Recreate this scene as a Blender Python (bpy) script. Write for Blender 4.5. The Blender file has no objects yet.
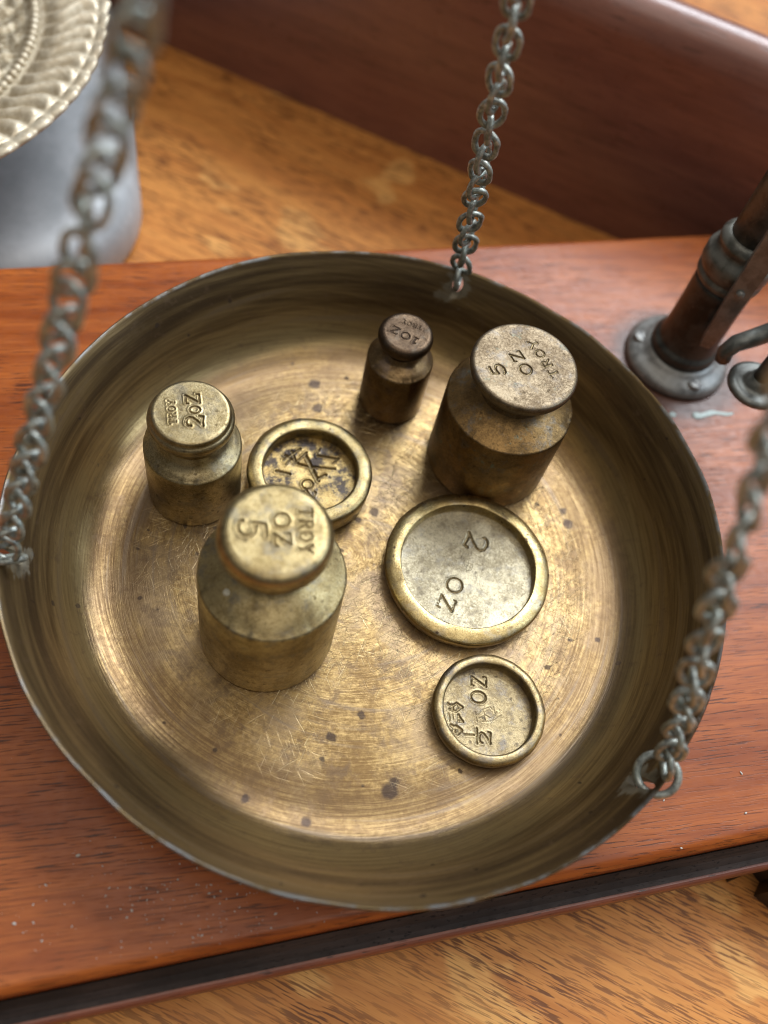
import bpy, bmesh, math, random
import numpy as np
from mathutils import Vector, Matrix, Quaternion

random.seed(7)
rng = np.random.default_rng(11)
scene = bpy.context.scene
MM = 0.001

# ------------------------------------------------------------------ camera
# solved from the pan rim, the three chain holes and the two long edges of the plinth (metres, pan centre = origin, plinth top = 0)
CAM = np.array([-0.03775577, -0.07894459, 0.17131232])
FPX = 940.0                                     # focal length in pixels of the 768 x 1024 picture
YAW, PITCH, ROLL = -0.44986407, 0.53451596, 0.28397804
def rotz(a): return np.array([[math.cos(a), -math.sin(a), 0], [math.sin(a), math.cos(a), 0], [0, 0, 1]])
def rotx(a): return np.array([[1, 0, 0], [0, math.cos(a), -math.sin(a)], [0, math.sin(a), math.cos(a)]])
CM = rotz(YAW) @ rotx(PITCH) @ rotz(ROLL)
cam_data = bpy.data.cameras.new('camera')
cam = bpy.data.objects.new('camera', cam_data)
scene.collection.objects.link(cam)
cam.matrix_world = Matrix.Translation(Vector(CAM)) @ Matrix(CM.tolist()).to_4x4()
cam_data.sensor_fit = 'VERTICAL'
cam_data.sensor_height = 36.0
cam_data.lens = FPX / 1024.0 * 36.0
cam_data.clip_start = 0.002
cam_data.clip_end = 20.0
cam_data.dof.use_dof = True
cam_data.dof.focus_distance = 0.178
cam_data.dof.aperture_fstop = 9.3
scene.camera = cam

def at(px, py, z):
    """point on the horizontal plane z (metres) seen at a pixel"""
    d = CM @ np.array([(px - 384) / FPX, -(py - 512) / FPX, -1.0])
    return CAM + d * ((z - CAM[2]) / d[2])

# ------------------------------------------------------------------ world and lamps
world = bpy.data.worlds.new('World'); scene.world = world; world.use_nodes = True
bg = world.node_tree.nodes['Background']
bg.inputs[0].default_value = (1.0, 0.95, 0.90, 1); bg.inputs[1].default_value = 0.09

def area(name, loc, target, sx, sy, power, col):
    l = bpy.data.lights.new(name, 'AREA'); l.shape = 'RECTANGLE'; l.size = sx; l.size_y = sy
    l.energy = power; l.color = col
    o = bpy.data.objects.new(name, l); scene.collection.objects.link(o)
    o.location = loc
    o.rotation_euler = (Vector(target) - Vector(loc)).to_track_quat('-Z', 'Y').to_euler()
    return o
area('window_light', (0.90, 0.95, 1.45), (0, 0, 0), 1.15, 1.0, 36, (0.89, 0.94, 1.0))
area('side_window_light', (1.5, -0.15, 1.15), (0, 0, 0), 0.9, 0.8, 10, (0.72, 0.85, 1.0))
area('ceiling_light', (0.1, -0.2, 1.7), (0, 0, 0), 1.8, 1.8, 12, (1.0, 0.92, 0.82))

scene.view_settings.view_transform = 'Standard'
scene.view_settings.look = 'None'
scene.view_settings.exposure = 0.36
scene.view_settings.gamma = 1.0
scene.view_settings.use_curve_mapping = False
try:
    scene.cycles.use_denoising = True
    scene.cycles.max_bounces = 8
    scene.cycles.filter_width = 1.1
    scene.cycles.sample_clamp_indirect = 6.0
except Exception:
    pass

# ------------------------------------------------------------------ node helper
class NT:
    def __init__(s, name):
        s.m = bpy.data.materials.new(name); s.m.use_nodes = True
        s.t = s.m.node_tree; s.n = s.t.nodes; s.l = s.t.links
        s.b = s.n['Principled BSDF']
        g = s.n.new('ShaderNodeNewGeometry'); v = s.n.new('ShaderNodeVectorMath'); v.operation = 'SCALE'
        v.inputs[3].default_value = 1000.0
        s.l.new(g.outputs['Position'], v.inputs[0]); s.pos = v.outputs[0]          # millimetres
    def set(s, sock, v):
        if isinstance(v, bpy.types.NodeSocket): s.l.new(v, sock)
        elif isinstance(v, tuple) and len(v) == 3 and sock.type == 'RGBA': sock.default_value = (*v, 1)
        else: sock.default_value = v
    def map(s, vec, scale=(1, 1, 1), rot=(0, 0, 0), loc=(0, 0, 0)):
        n = s.n.new('ShaderNodeMapping'); s.l.new(vec, n.inputs[0])
        n.inputs[1].default_value = loc; n.inputs[2].default_value = rot; n.inputs[3].default_value = scale
        return n.outputs[0]
    def noise(s, vec, scale=1.0, detail=4.0, rough=0.55, dist=0.0, color=False):
        n = s.n.new('ShaderNodeTexNoise'); s.l.new(vec, n.inputs['Vector'])
        n.inputs['Scale'].default_value = scale; n.inputs['Detail'].default_value = detail
        n.inputs['Roughness'].default_value = rough; n.inputs['Distortion'].default_value = dist
        return n.outputs['Color'] if color else n.outputs[0]
    def voro(s, vec, scale=1.0, rand=1.0):
        n = s.n.new('ShaderNodeTexVoronoi'); s.l.new(vec, n.inputs['Vector'])
        n.inputs['Scale'].default_value = scale; n.inputs['Randomness'].default_value = rand
        return n.outputs['Distance']
    def ramp(s, v, lo, hi, a=0.0, b=1.0):
        n = s.n.new('ShaderNodeMapRange'); n.interpolation_type = 'SMOOTHSTEP'
        s.set(n.inputs[0], v)
        for i, x in zip((1, 2, 3, 4), (lo, hi, a, b)): s.set(n.inputs[i], x)
        return n.outputs[0]
    def math(s, op, a, b=0.0):
        n = s.n.new('ShaderNodeMath'); n.operation = op; s.set(n.inputs[0], a); s.set(n.inputs[1], b)
        return n.outputs[0]
    def mul(s, a, b): return s.math('MULTIPLY', a, b)
    def add(s, a, b): return s.math('ADD', a, b)
    def mix(s, f, a, b):
        n = s.n.new('ShaderNodeMix'); n.data_type = 'RGBA'
        s.set(n.inputs[0], f); s.set(n.inputs[6], a); s.set(n.inputs[7], b)
        return n.outputs[2]
    def sep(s, vec):
        n = s.n.new('ShaderNodeSeparateXYZ'); s.l.new(vec, n.inputs[0]); return n.outputs
    def comb(s, x, y, z):
        n = s.n.new('ShaderNodeCombineXYZ'); s.set(n.inputs[0], x); s.set(n.inputs[1], y); s.set(n.inputs[2], z)
        return n.outputs[0]
    def dist(s, vec, p):
        n = s.n.new('ShaderNodeVectorMath'); n.operation = 'DISTANCE'; s.l.new(vec, n.inputs[0])
        n.inputs[1].default_value = p; return n.outputs['Value']
    def warp(s, vec, scale, amt):
        c = s.noise(vec, scale, 3, color=True)
        n = s.n.new('ShaderNodeVectorMath'); n.operation = 'SUBTRACT'; s.l.new(c, n.inputs[0]); n.inputs[1].default_value = (.5, .5, .5)
        k = s.n.new('ShaderNodeVectorMath'); k.operation = 'MULTIPLY_ADD'; s.l.new(n.outputs[0], k.inputs[0])
        k.inputs[1].default_value = (amt, amt, amt); s.l.new(vec, k.inputs[2]); return k.outputs[0]
    def bump(s, h, dist_mm, strength=1.0):
        n = s.n.new('ShaderNodeBump'); n.inputs['Strength'].default_value = strength
        n.inputs['Distance'].default_value = dist_mm * MM; s.set(n.inputs['Height'], h)
        return n.outputs[0]
    def out(s, col, rough, metal=0.0, normal=None, **kw):
        s.set(s.b.inputs['Base Color'], col); s.set(s.b.inputs['Roughness'], rough); s.set(s.b.inputs['Metallic'], metal)
        if normal is not None: s.l.new(normal, s.b.inputs['Normal'])
        for k, v in kw.items(): s.set(s.b.inputs[k.replace('_', ' ')], v)
        return s.m

# ------------------------------------------------------------------ materials
def brass(name, light, mid, dark, grey, amount=0.5, rough=0.36, seed=0.0, spots=0.5, green=0.0, blot=.50):
    t = NT(name); p = t.map(t.pos, loc=(seed, seed * 1.7, seed * .3))
    big = t.noise(t.warp(p, .35, 3.0), .22, 5, .6)
    fine = t.noise(p, 2.2, 6, .7)
    c = t.mix(t.ramp(t.add(t.mul(big, .55), t.mul(fine, .60)), .46, .66), mid, light)
    spk = t.noise(t.map(p, loc=(13, 2, 6)), 5.0, 3, .6)
    c = t.mix(t.mul(t.ramp(spk, .50, .66), .45), c, dark)
    c = t.mix(t.mul(t.ramp(spk, .46, .34), .30), c, light)
    c = t.mix(t.mul(t.ramp(t.noise(p, .55 if blot > .49 else .30, 6, .65), blot, blot + (.20 if blot > .49 else .15)), amount), c, dark)
    c = t.mix(t.mul(t.ramp(t.noise(t.map(p, loc=(31, 7, 3)), .3, 5, .7), .50, .68), .6), c, grey)
    sp = t.ramp(t.add(t.voro(t.warp(p, 1.2, .8), .42), t.mul(t.noise(p, 1.5, 3), .25)), .20, .30, 1.0, 0.0)
    c = t.mix(t.mul(sp, spots), c, dark)
    pit = t.ramp(t.noise(p, 4.5, 2, .5), .66, .74)
    c = t.mix(t.mul(pit, .55), c, dark)
    if green:
        g = t.ramp(t.noise(t.map(p, loc=(5, 40, 9)), .33, 6, .7), .60, .68)
        c = t.mix(t.mul(g, green), c, (.13, .20, .17))
    r = t.add(t.ramp(t.add(t.mul(fine, .6), t.mul(big, .4)), .3, .7, rough + .12, rough - .06), t.mul(sp, .15))
    h = t.add(t.add(t.mul(fine, .6), t.mul(t.noise(p, 7.0, 2), .4)), t.mul(pit, -.8))
    return t.out(c, r, 1.0, t.bump(h, .075, .7))

BR_L, BR_M, BR_D, BR_G = (.56, .43, .20), (.36, .255, .10), (.075, .05, .026), (.27, .25, .20)
M_front5 = brass('brass_front', (.47, .375, .19), (.29, .215, .095), BR_D, (.20, .185, .15), .60, .36, 3.0)
M_two = brass('brass_two', (.42, .34, .19), (.25, .19, .09), BR_D, (.20, .18, .14), .55, .34, 17.0)
M_right5 = brass('brass_right', (.27, .165, .065), (.15, .095, .042), BR_D, (.14, .135, .12), .6, .36, 29.0, green=.6)
M_right5k = brass('brass_right_knob', (.24, .190, .125), (.145, .108, .068), BR_D, (.15, .14, .13), .5, .47, 33.0, spots=.2, green=.25)
M_one = brass('brass_one', (.26, .175, .085), (.15, .095, .045), (.05, .035, .025), (.17, .13, .11), .5, .32, 41.0, spots=.2)
M_one_knob = brass('bronze_one_knob', (.12, .082, .052), (.078, .052, .034), (.03, .022, .016), (.10, .085, .068), .5, .38, 43.0, spots=.1)
M_disc2 = brass('brass_disc_two', (.58, .46, .22), (.38, .27, .11), (.08, .05, .035), (.38, .35, .28), .60, .30, 53.0, spots=.9)
M_disc2f = brass('brass_disc_two_face', (.42, .375, .26), (.27, .23, .15), (.09, .07, .052), (.25, .235, .20), .60, .40, 59.0, spots=.15)
M_halff = brass('brass_disc_half_face', (.33, .265, .15), (.20, .15, .08), (.06, .048, .045), (.17, .16, .155), .60, .38, 67.0)
M_half = brass('brass_disc_half', (.40, .315, .165), (.26, .19, .09), (.07, .055, .05), (.20, .185, .175), .55, .36, 61.0)
M_left = brass('brass_disc_left', (.44, .35, .17), (.28, .205, .09), (.05, .04, .032), (.17, .16, .15), .60, .34, 71.0)
M_leftf = brass('brass_disc_left_face', (.42, .31, .13), (.26, .175, .07), (.040, .034, .034), (.085, .082, .088), .95, .36, 83.0, spots=.8, blot=.44)
def stamp_mat(name, a, b):
    t = NT(name)
    f = t.noise(t.pos, 3.0, 5)
    return t.out(t.mix(t.ramp(f, .35, .7), a, b), t.ramp(f, .3, .7, .55, .42), 1.0, t.bump(f, .05, .5))
M_stamp = stamp_mat('stamped_metal_patina', (.16, .122, .066), (.31, .24, .13))
M_stamp_pale = stamp_mat('stamped_metal_worn', (.22, .165, .08), (.38, .29, .14))
M_stamp_dark = stamp_mat('stamped_metal_bronze', (.05, .035, .028), (.10, .07, .05))

HOLE_ANG = [math.radians(a) for a in (62.54, 178.23, -57.35)]
def pan_mat():
    t = NT('aged_brass_pan'); p = t.pos; X, Y, Z = t.sep(p)[:3]
    r = t.math('SQRT', t.add(t.mul(X, X), t.mul(Y, Y)))
    th = t.math('ARCTAN2', Y, X)
    pr = t.comb(r, t.mul(t.math('COSINE', th), .9), t.mul(t.math('SINE', th), .9))
    pw = t.warp(pr, .5, .8)
    s1 = t.noise(t.map(t.warp(t.comb(t.math('SQRT', t.add(t.mul(t.add(X, 4.0), t.add(X, 4.0)), t.mul(t.add(Y, -3.0), t.add(Y, -3.0)))), t.mul(t.math('COSINE', th), .9), t.mul(t.math('SINE', th), .9)), .12, 2.5), (3.0, 4.0, 4.0)), 1.0, 5, .65)               # turned circles
    s2 = t.noise(t.map(pw, (.55, 1.1, 1.1), loc=(9, 3, 0)), 1.0, 4, .6)
    s3 = t.noise(t.map(pr, (7.0, 5.0, 5.0), loc=(2, 8, 0)), 1.0, 3, .6)
    cloud = t.noise(t.warp(p, .08, 10), .055, 5, .6)
    fine = t.noise(p, 1.1, 6, .7)
    floor_ = t.ramp(r, 50, 60, 1.0, 0.0)
    # copper-gold wear on the floor, browner wall, reflection rings painted into the colour
    c = t.mix(t.ramp(t.add(t.add(t.mul(s1, .28), t.mul(cloud, .50)), t.mul(fine, .32)), .44, .66), (.18, .112, .048), (.50, .355, .155))
    c = t.mix(t.mul(t.ramp(cloud, .45, .60), .65), c, (.20, .145, .10))
    c = t.mix(t.mul(t.ramp(t.noise(t.warp(p, .2, 4.0), .16, 6, .72), .48, .64), .70), c, (.13, .090, .060))
    wall = t.mix(t.ramp(t.add(t.mul(s2, .7), t.mul(s1, .35)), .38, .68), (.135, .086, .038), (.39, .275, .125))
    c = t.mix(floor_, wall, c)
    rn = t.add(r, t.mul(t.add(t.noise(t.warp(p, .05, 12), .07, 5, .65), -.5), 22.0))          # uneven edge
    brown = t.mul(t.ramp(rn, 40, 47), t.ramp(r, 53, 56, 1.0, 0.0))  # fading window reflection at the floor's edge, painted as a brown ring
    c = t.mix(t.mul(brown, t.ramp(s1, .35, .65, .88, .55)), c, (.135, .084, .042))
    gold = t.mul(t.ramp(r, 54.5, 56.5), t.ramp(r, 58.0, 60.5, 1.0, 0.0))  # bright reflection band on the curve, painted gold
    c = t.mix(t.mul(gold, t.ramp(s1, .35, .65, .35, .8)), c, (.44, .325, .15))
    c = t.mix(t.mul(t.ramp(r, 60, 63), t.ramp(s2, .35, .6, .75, .3)), c, (.095, .064, .036))  # dark room's reflection on the upper wall, painted brown
    c = t.mix(t.mul(t.ramp(Z, 20.5, 20.95), t.ramp(t.noise(p, .25, 4), .42, .62)), c, (.26, .26, .25))  # highlight line of the rim, put into the colour as grey
    c = t.mix(t.mul(t.ramp(s2, .55, .68), .45), c, (.19, .15, .115))
    c = t.mix(t.mul(t.ramp(t.noise(p, .38, 6, .7), .54, .70), .55), c, (.20, .135, .08))
    # individual stains on the floor
    pst = t.warp(p, .9, 1.1)
    def stain(px, py, rad, k, col, z=.0013):
        nonlocal c
        q = at(px, py, z) * 1000
        d = t.dist(pst, tuple(q))
        c = t.mix(t.mul(t.ramp(d, rad * .55, rad * 1.1, 1.0, 0.0), k), c, col)
    for px, py, rad in ((390, 791, 1.7), (394, 782, .9), (568, 524, 1.3), (563, 511, .9), (314, 384, 1.5), (318, 408, 1.3), (331, 737, 1.0),
                        (361, 715, .8), (436, 838, .5), (471, 828, .6), (292, 365, .6), (255, 372, .5), (300, 343, .7), (345, 330, .6), (374, 512, 1.2), (358, 520, .8),
                        (585, 470, .6), (610, 560, .5), (598, 640, .6), (245, 800, .9), (262, 815, .7), (205, 790, .8), (306, 823, 1.1), (570, 640, .5)):
        stain(px, py, rad * 1.1, .88, (.050, .036, .030))
    dots = t.ramp(t.add(t.voro(t.warp(p, .6, 1.0), .16), t.mul(t.noise(p, .35, 3), .22)), .155, .20, 1.0, 0.0)
    c = t.mix(t.mul(dots, .75), c, (.065, .046, .036))
    # pale solder smears round the three chain holes
    smear = None; psm = t.warp(p, .35, 5.0); nsm = t.mul(t.noise(t.map(pr, (1.6, 18, 18)), 1.0, 4), 7.0)
    for a in HOLE_ANG:
        q = (65.0 * math.cos(a), 65.0 * math.sin(a), 17.0)
        d = t.dist(psm, q)
        k = t.ramp(t.add(d, nsm), 6.2, 7.6, 1.0, 0.0)
        smear = k if smear is None else t.math('MAXIMUM', smear, k)
    smear = t.mul(smear, t.ramp(Z, 9, 13))
    c = t.mix(t.mul(smear, .6), c, (.36, .34, .27))
    # random hairline scratches that show bare metal
    scr = None
    for k, (ang, off) in enumerate(((.5, 0), (1.35, 40), (2.2, 80), (2.8, 17))):
        w = t.warp(t.map(p, rot=(0, 0, ang), loc=(off, off, 0)), .05, 3.5)
        n = t.ramp(t.noise(t.map(w, (.13, 3.6, 0)), 1.0, 2, .55), .62, .70)
        scr = n if scr is None else t.math('MAXIMUM', scr, n)
    area_ = t.mul(t.ramp(t.noise(p, .035, 2), .38, .54), t.ramp(r, 42, 49, 1.0, 0.0))
    scr = t.mul(scr, area_)
    c = t.mix(t.mul(scr, .5), c, (.62, .49, .28))
    rough = t.add(t.ramp(t.add(t.mul(s1, .5), t.mul(fine, .5)), .32, .68, .44, .27), t.mul(dots, .2))
    rough = t.add(rough, t.mul(smear, .22))
    rough = t.add(rough, t.ramp(r, 54, 61, 0.0, .10))
    h = t.add(t.add(t.mul(s1, .5), t.mul(s3, .45)), t.add(t.mul(scr, -.8), t.mul(fine, .35)))
    tg = t.n.new('ShaderNodeTangent'); tg.direction_type = 'RADIAL'; tg.axis = 'Z'
    m = t.out(c, rough, t.ramp(r, 50, 60, .96, .82), t.bump(h, .07, .6), Anisotropic=.5)
    t.l.new(tg.outputs[0], t.b.inputs['Tangent'])
    return m
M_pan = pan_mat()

def wood(name, light, dark, pore, rot, stretch, pore_len, pore_w, pore_amt, rough, coat=0.0, pore_thr=(.60, .68), fleck=None, stain=None, fig=1.0, spec=.5):
    t = NT(name)
    p = t.map(t.pos, rot=(0, 0, rot))
    pw = t.warp(p, .025, 6.0)
    g = t.noise(t.map(pw, (stretch, .30, .30)), 1.0, 6, .6)
    g2 = t.noise(t.map(pw, (stretch * .35, .06, .06), loc=(7, 3, 1)), 1.0, 4, .6)
    c = t.mix(t.ramp(t.add(t.mul(g, .6), t.mul(g2, .5)), .40, .70), dark, light)
    if fleck is not None:
        fl = t.noise(t.map(t.warp(p, .05, 14.0), (.035, .055, .05), loc=(3, 11, 2)), 1.0, 2, .45)
        c = t.mix(t.mul(t.ramp(fl, .60, .66), .75), c, fleck)
    gl = t.noise(t.map(t.warp(p, .03, 2.0), (stretch * .5, 2.2, 2.2), loc=(1, 5, 2)), 1.0, 3, .6)
    c = t.mix(t.mul(t.ramp(gl, .48, .66), .55), c, dark)
    dens = t.ramp(t.noise(t.map(p, (.02, .07, .07)), 1.0, 2), .35, .6, .35, 1.0)
    po = t.ramp(t.noise(t.map(t.warp(p, .12, .5), (1.0 / pore_len, 1.0 / pore_w, 1.0 / pore_w)), 1.0, 2, .5), pore_thr[0], pore_thr[1])
    po = t.mul(po, dens)
    c = t.mix(t.mul(po, pore_amt), c, pore)
    c = t.mix(t.mul(t.ramp(t.noise(t.pos, .09, 6, .7), .52, .72), .35 * fig), c, dark)
    if stain is not None: c = stain(t, c)
    rg = t.ramp(t.noise(t.pos, .5, 5, .7), .3, .7, rough - .07, rough + .10)
    h = t.add(t.mul(po, -1.0), t.add(t.mul(g, .35), t.mul(t.noise(t.pos, 1.2, 4), .25)))
    kw = {'Specular_IOR_Level': spec}
    if coat: kw.update({'Coat_Weight': coat, 'Coat_Roughness': .22})
    return t.out(c, rg, 0.0, t.bump(h, .10, .35), **kw)

POST = (87.6, 46.2)
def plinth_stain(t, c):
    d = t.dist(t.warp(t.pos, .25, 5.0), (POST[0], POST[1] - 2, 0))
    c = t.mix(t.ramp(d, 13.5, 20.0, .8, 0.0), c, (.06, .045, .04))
    d = t.dist(t.warp(t.pos, .2, 7.0), tuple(at(62, 708, 0) * 1000))
    c = t.mix(t.ramp(d, 1.5, 4.5, .75, 0.0), c, (.05, .022, .012))
    return c
M_mahog = wood('mahogany', (.42, .115, .023), (.235, .052, .010), (.055, .016, .007), 0.06, .030, 8.0, .30, .90, .36, .12, (.56, .64), stain=plinth_stain, spec=.28)
M_mahog_edge = wood('mahogany_moulding', (.26, .075, .035), (.13, .035, .018), (.02, .01, .008), 0.0, .045, 3.5, .5, .8, .45, .15)
M_black = wood('ebonised_band', (.052, .036, .030), (.022, .016, .014), (.008, .006, .006), 0.0, .06, 1.2, .5, .8, .65, .0, spec=.2)
GR = math.radians(36.1)
M_oak = wood('oak', (.64, .275, .068), (.48, .175, .040), (.125, .040, .013), GR, .012, 5.5, .42, .9, .45, .10, (.50, .60), fleck=(.78, .42, .13), fig=.4, spec=.22)
M_board = wood('dark_mahogany_board', (.29, .125, .085), (.19, .078, .058), (.03, .014, .010), GR, .03, 9.0, .7, .5, .33, .45, (.60, .70))
def chain_mat():
    t = NT('dull_grey_green_wire'); f = t.noise(t.pos, .9, 6, .7)
    c = t.mix(t.ramp(f, .36, .66), (.19, .20, .18), (.52, .55, .50))
    c = t.mix(t.mul(t.ramp(t.noise(t.pos, .35, 4), .50, .66), .5), c, (.36, .42, .37))
    return t.out(c, t.ramp(f, .3, .7, .50, .34), .6, t.bump(t.noise(t.pos, 2.5, 4), .05, .5))
M_chain = chain_mat()
def post_mat(name, a, b, hi):
    t = NT(name); f = t.noise(t.warp(t.pos, .3, 3), .25, 6, .65)
    c = t.mix(t.ramp(f, .36, .62), a, b)
    c = t.mix(t.mul(t.ramp(t.noise(t.pos, .9, 5, .7), .58, .72), .6), c, hi)
    return t.out(c, t.ramp(f, .3, .7, .34, .50), .5, t.bump(t.noise(t.pos, 2.0, 5), .06, .4))
M_bronze = post_mat('dark_bronze', (.085, .090, .080), (.18, .185, .168), (.30, .30, .275))
M_column = post_mat('blackened_bronze', (.034, .037, .033), (.078, .082, .073), (.16, .16, .145))
M_collar = post_mat('olive_bronze', (.10, .10, .085), (.20, .20, .175), (.30, .29, .25))
M_pewter = post_mat('grey_bronze_flange', (.17, .17, .16), (.28, .28, .265), (.12, .11, .095))
def tin_mat():
    t = NT('grey_metal_tin'); f = t.noise(t.pos, .05, 5)
    return t.out(t.mix(t.ramp(t.add(t.mul(f, .6), t.mul(t.noise(t.warp(t.pos, .05, 10), .15, 6, .7), .5)), .42, .66), (.34, .36, .375), (.44, .46, .475)), t.ramp(t.noise(t.pos, .6, 5), .3, .7, .45, .55), .25, t.bump(t.noise(t.pos, .4, 4), .06, .3))
M_tin = tin_mat()
def silver_mat():
    t = NT('ivory_silver'); f = t.noise(t.pos, .5, 6, .7)
    c = t.mix(t.ramp(f, .35, .68), (.46, .38, .26), (.70, .63, .49))
    return t.out(c, .42, .35, t.bump(t.noise(t.pos, 2, 4), .05, .4))
M_silver = silver_mat()
def silver_dark():
    t = NT('tarnished_silver_centre'); f = t.noise(t.pos, .8, 6, .7)
    c = t.mix(t.ramp(f, .40, .62), (.24, .18, .10), (.52, .46, .34))
    return t.out(c, .45, .5, t.bump(f, .3, .8))
M_silverc = silver_dark()
def plain(name, col, rough, metal=0.0):
    t = NT(name); f = t.noise(t.pos, 1.2, 5)
    return t.out(t.mix(t.ramp(f, .3, .7), tuple(x * .75 for x in col), col), rough, metal, t.bump(f, .08, .4))
M_paint = plain('pale_mint_residue', (.42, .50, .47), .5)
M_dust = plain('dust', (.60, .57, .52), .9)
M_speck = plain('cream_speck', (.70, .68, .55), .6)
M_ebony = plain('black_carved_foot', (.012, .010, .010), .4)

# ------------------------------------------------------------------ mesh helpers
def link(o):
    scene.collection.objects.link(o); return o
def mesh_obj(name, verts, faces, mat, parent=None, loc=None, smooth=True):
    me = bpy.data.meshes.new(name)
    me.from_pydata([tuple(map(float, v)) for v in verts], [], [tuple(map(int, f)) for f in faces]); me.update()
    if smooth: me.polygons.foreach_set('use_smooth', [True] * len(me.polygons))
    me.materials.append(mat)
    o = link(bpy.data.objects.new(name, me))
    if parent is not None: o.parent = parent
    if loc is not None: o.location = loc
    return o
def thing(name, label, cat, loc=(0, 0, 0), group=None):
    o = link(bpy.data.objects.new(name, None)); o.location = loc; o.empty_display_size = .01
    o['label'] = label; o['category'] = cat
    if group: o['group'] = group
    return o
def structure(o): o['kind'] = 'structure'; return o
def lathe_data(prof, seg, close_start=True, close_end=True, fn=None):
    """prof: list of (r, z) in mm; fn(r, th) -> extra (dr, dz)"""
    V = []; F = []; rings = []
    th = np.arange(seg) * 2 * math.pi / seg
    for (r, z) in prof:
        if r < 1e-6:
            rings.append([len(V)]); V.append((0, 0, z * MM)); continue
        rings.append(list(range(len(V), len(V) + seg)))
        for a in th:
            rr, zz = r, z
            if fn: dr, dz = fn(r, z, a); rr += dr; zz += dz
            V.append((rr * math.cos(a) * MM, rr * math.sin(a) * MM, zz * MM))
    for A, B in zip(rings[:-1], rings[1:]):
        if len(A) == 1 and len(B) == 1: continue
        for i in range(seg):
            j = (i + 1) % seg
            if len(A) == 1: F.append((A[0], B[i], B[j]))
            elif len(B) == 1: F.append((A[i], B[0], A[j]))
            else: F.append((A[i], B[i], B[j], A[j]))
    return V, F
def fix_normals(o):
    bm = bmesh.new(); bm.from_mesh(o.data); bmesh.ops.recalc_face_normals(bm, faces=bm.faces); bm.to_mesh(o.data); bm.free()
    return o
def lathe(name, prof, seg, mat, parent=None, loc=None, fn=None):
    V, F = lathe_data(prof, seg, fn=fn)
    return fix_normals(mesh_obj(name, V, F, mat, parent, loc))
def arc(cx, cz, r, a0, a1, n):
    return [(cx + r * math.cos(math.radians(a0 + (a1 - a0) * i / n)), cz + r * math.sin(math.radians(a0 + (a1 - a0) * i / n))) for i in range(n + 1)]
def box_data(x0, x1, y0, y1, z0, z1):
    V = [(x, y, z) for z in (z0, z1) for y in (y0, y1) for x in (x0, x1)]
    return V, [(0, 2, 3, 1), (4, 5, 7, 6), (0, 1, 5, 4), (2, 6, 7, 3), (0, 4, 6, 2), (1, 3, 7, 5)]
def extrude_profile(name, prof, x0, x1, mat, parent=None, n=1, smooth=False):
    """prof: closed list of (y, z) in metres, run along x"""
    V = []; F = []; k = len(prof)
    xs = [x0 + (x1 - x0) * i / n for i in range(n + 1)]
    for x in xs: V += [(x, y, z) for y, z in prof]
    for s in range(n):
        for i in range(k):
            j = (i + 1) % k; F.append((s * k + i, s * k + j, (s + 1) * k + j, (s + 1) * k + i))
    F.append(tuple(range(k))); F.append(tuple(reversed(range(n * k, n * k + k))))
    o = fix_normals(mesh_obj(name, V, F, mat, parent, smooth=False))
    if smooth:
        bpy.context.view_layer.objects.active = o
        for p_ in o.data.polygons: p_.use_smooth = len(p_.vertices) == 4
        o.data.set_sharp_from_angle(angle=math.radians(40))
    return o
def tube_data(pts, rad, seg=8, closed=False):
    """swept wire through pts (metres)"""
    pts = [Vector(p) for p in pts]; n = len(pts); V = []; F = []
    up = None
    for i, p in enumerate(pts):
        a = pts[(i - 1) % n] if (closed or i > 0) else p
        b = pts[(i + 1) % n] if (closed or i < n - 1) else p
        tdir = (b - a).normalized()
        if up is None:
            up = Vector((0, 0, 1)) if abs(tdir.z) < .9 else Vector((1, 0, 0))
        u = (up - tdir * up.dot(tdir)).normalized(); w = tdir.cross(u); up = u
        rr = rad(i / max(1, n - 1)) if callable(rad) else rad
        for k in range(seg):
            ang = 2 * math.pi * k / seg
            V.append(p + (u * math.cos(ang) + w * math.sin(ang)) * rr)
    for i in range(n if closed else n - 1):
        j = (i + 1) % n
        off = 0
        if closed and j == 0:      # match the seam
            best = min(range(seg), key=lambda q: (V[i * seg] - V[q]).length); off = best
        for k in range(seg):
            l = (k + 1) % seg
            F.append((i * seg + k, i * seg + l, j * seg + (l + off) % seg, j * seg + (k + off) % seg))
    if not closed:
        F.append(tuple(reversed(range(seg)))); F.append(tuple(range((n - 1) * seg, n * seg)))
    return V, F

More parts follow.
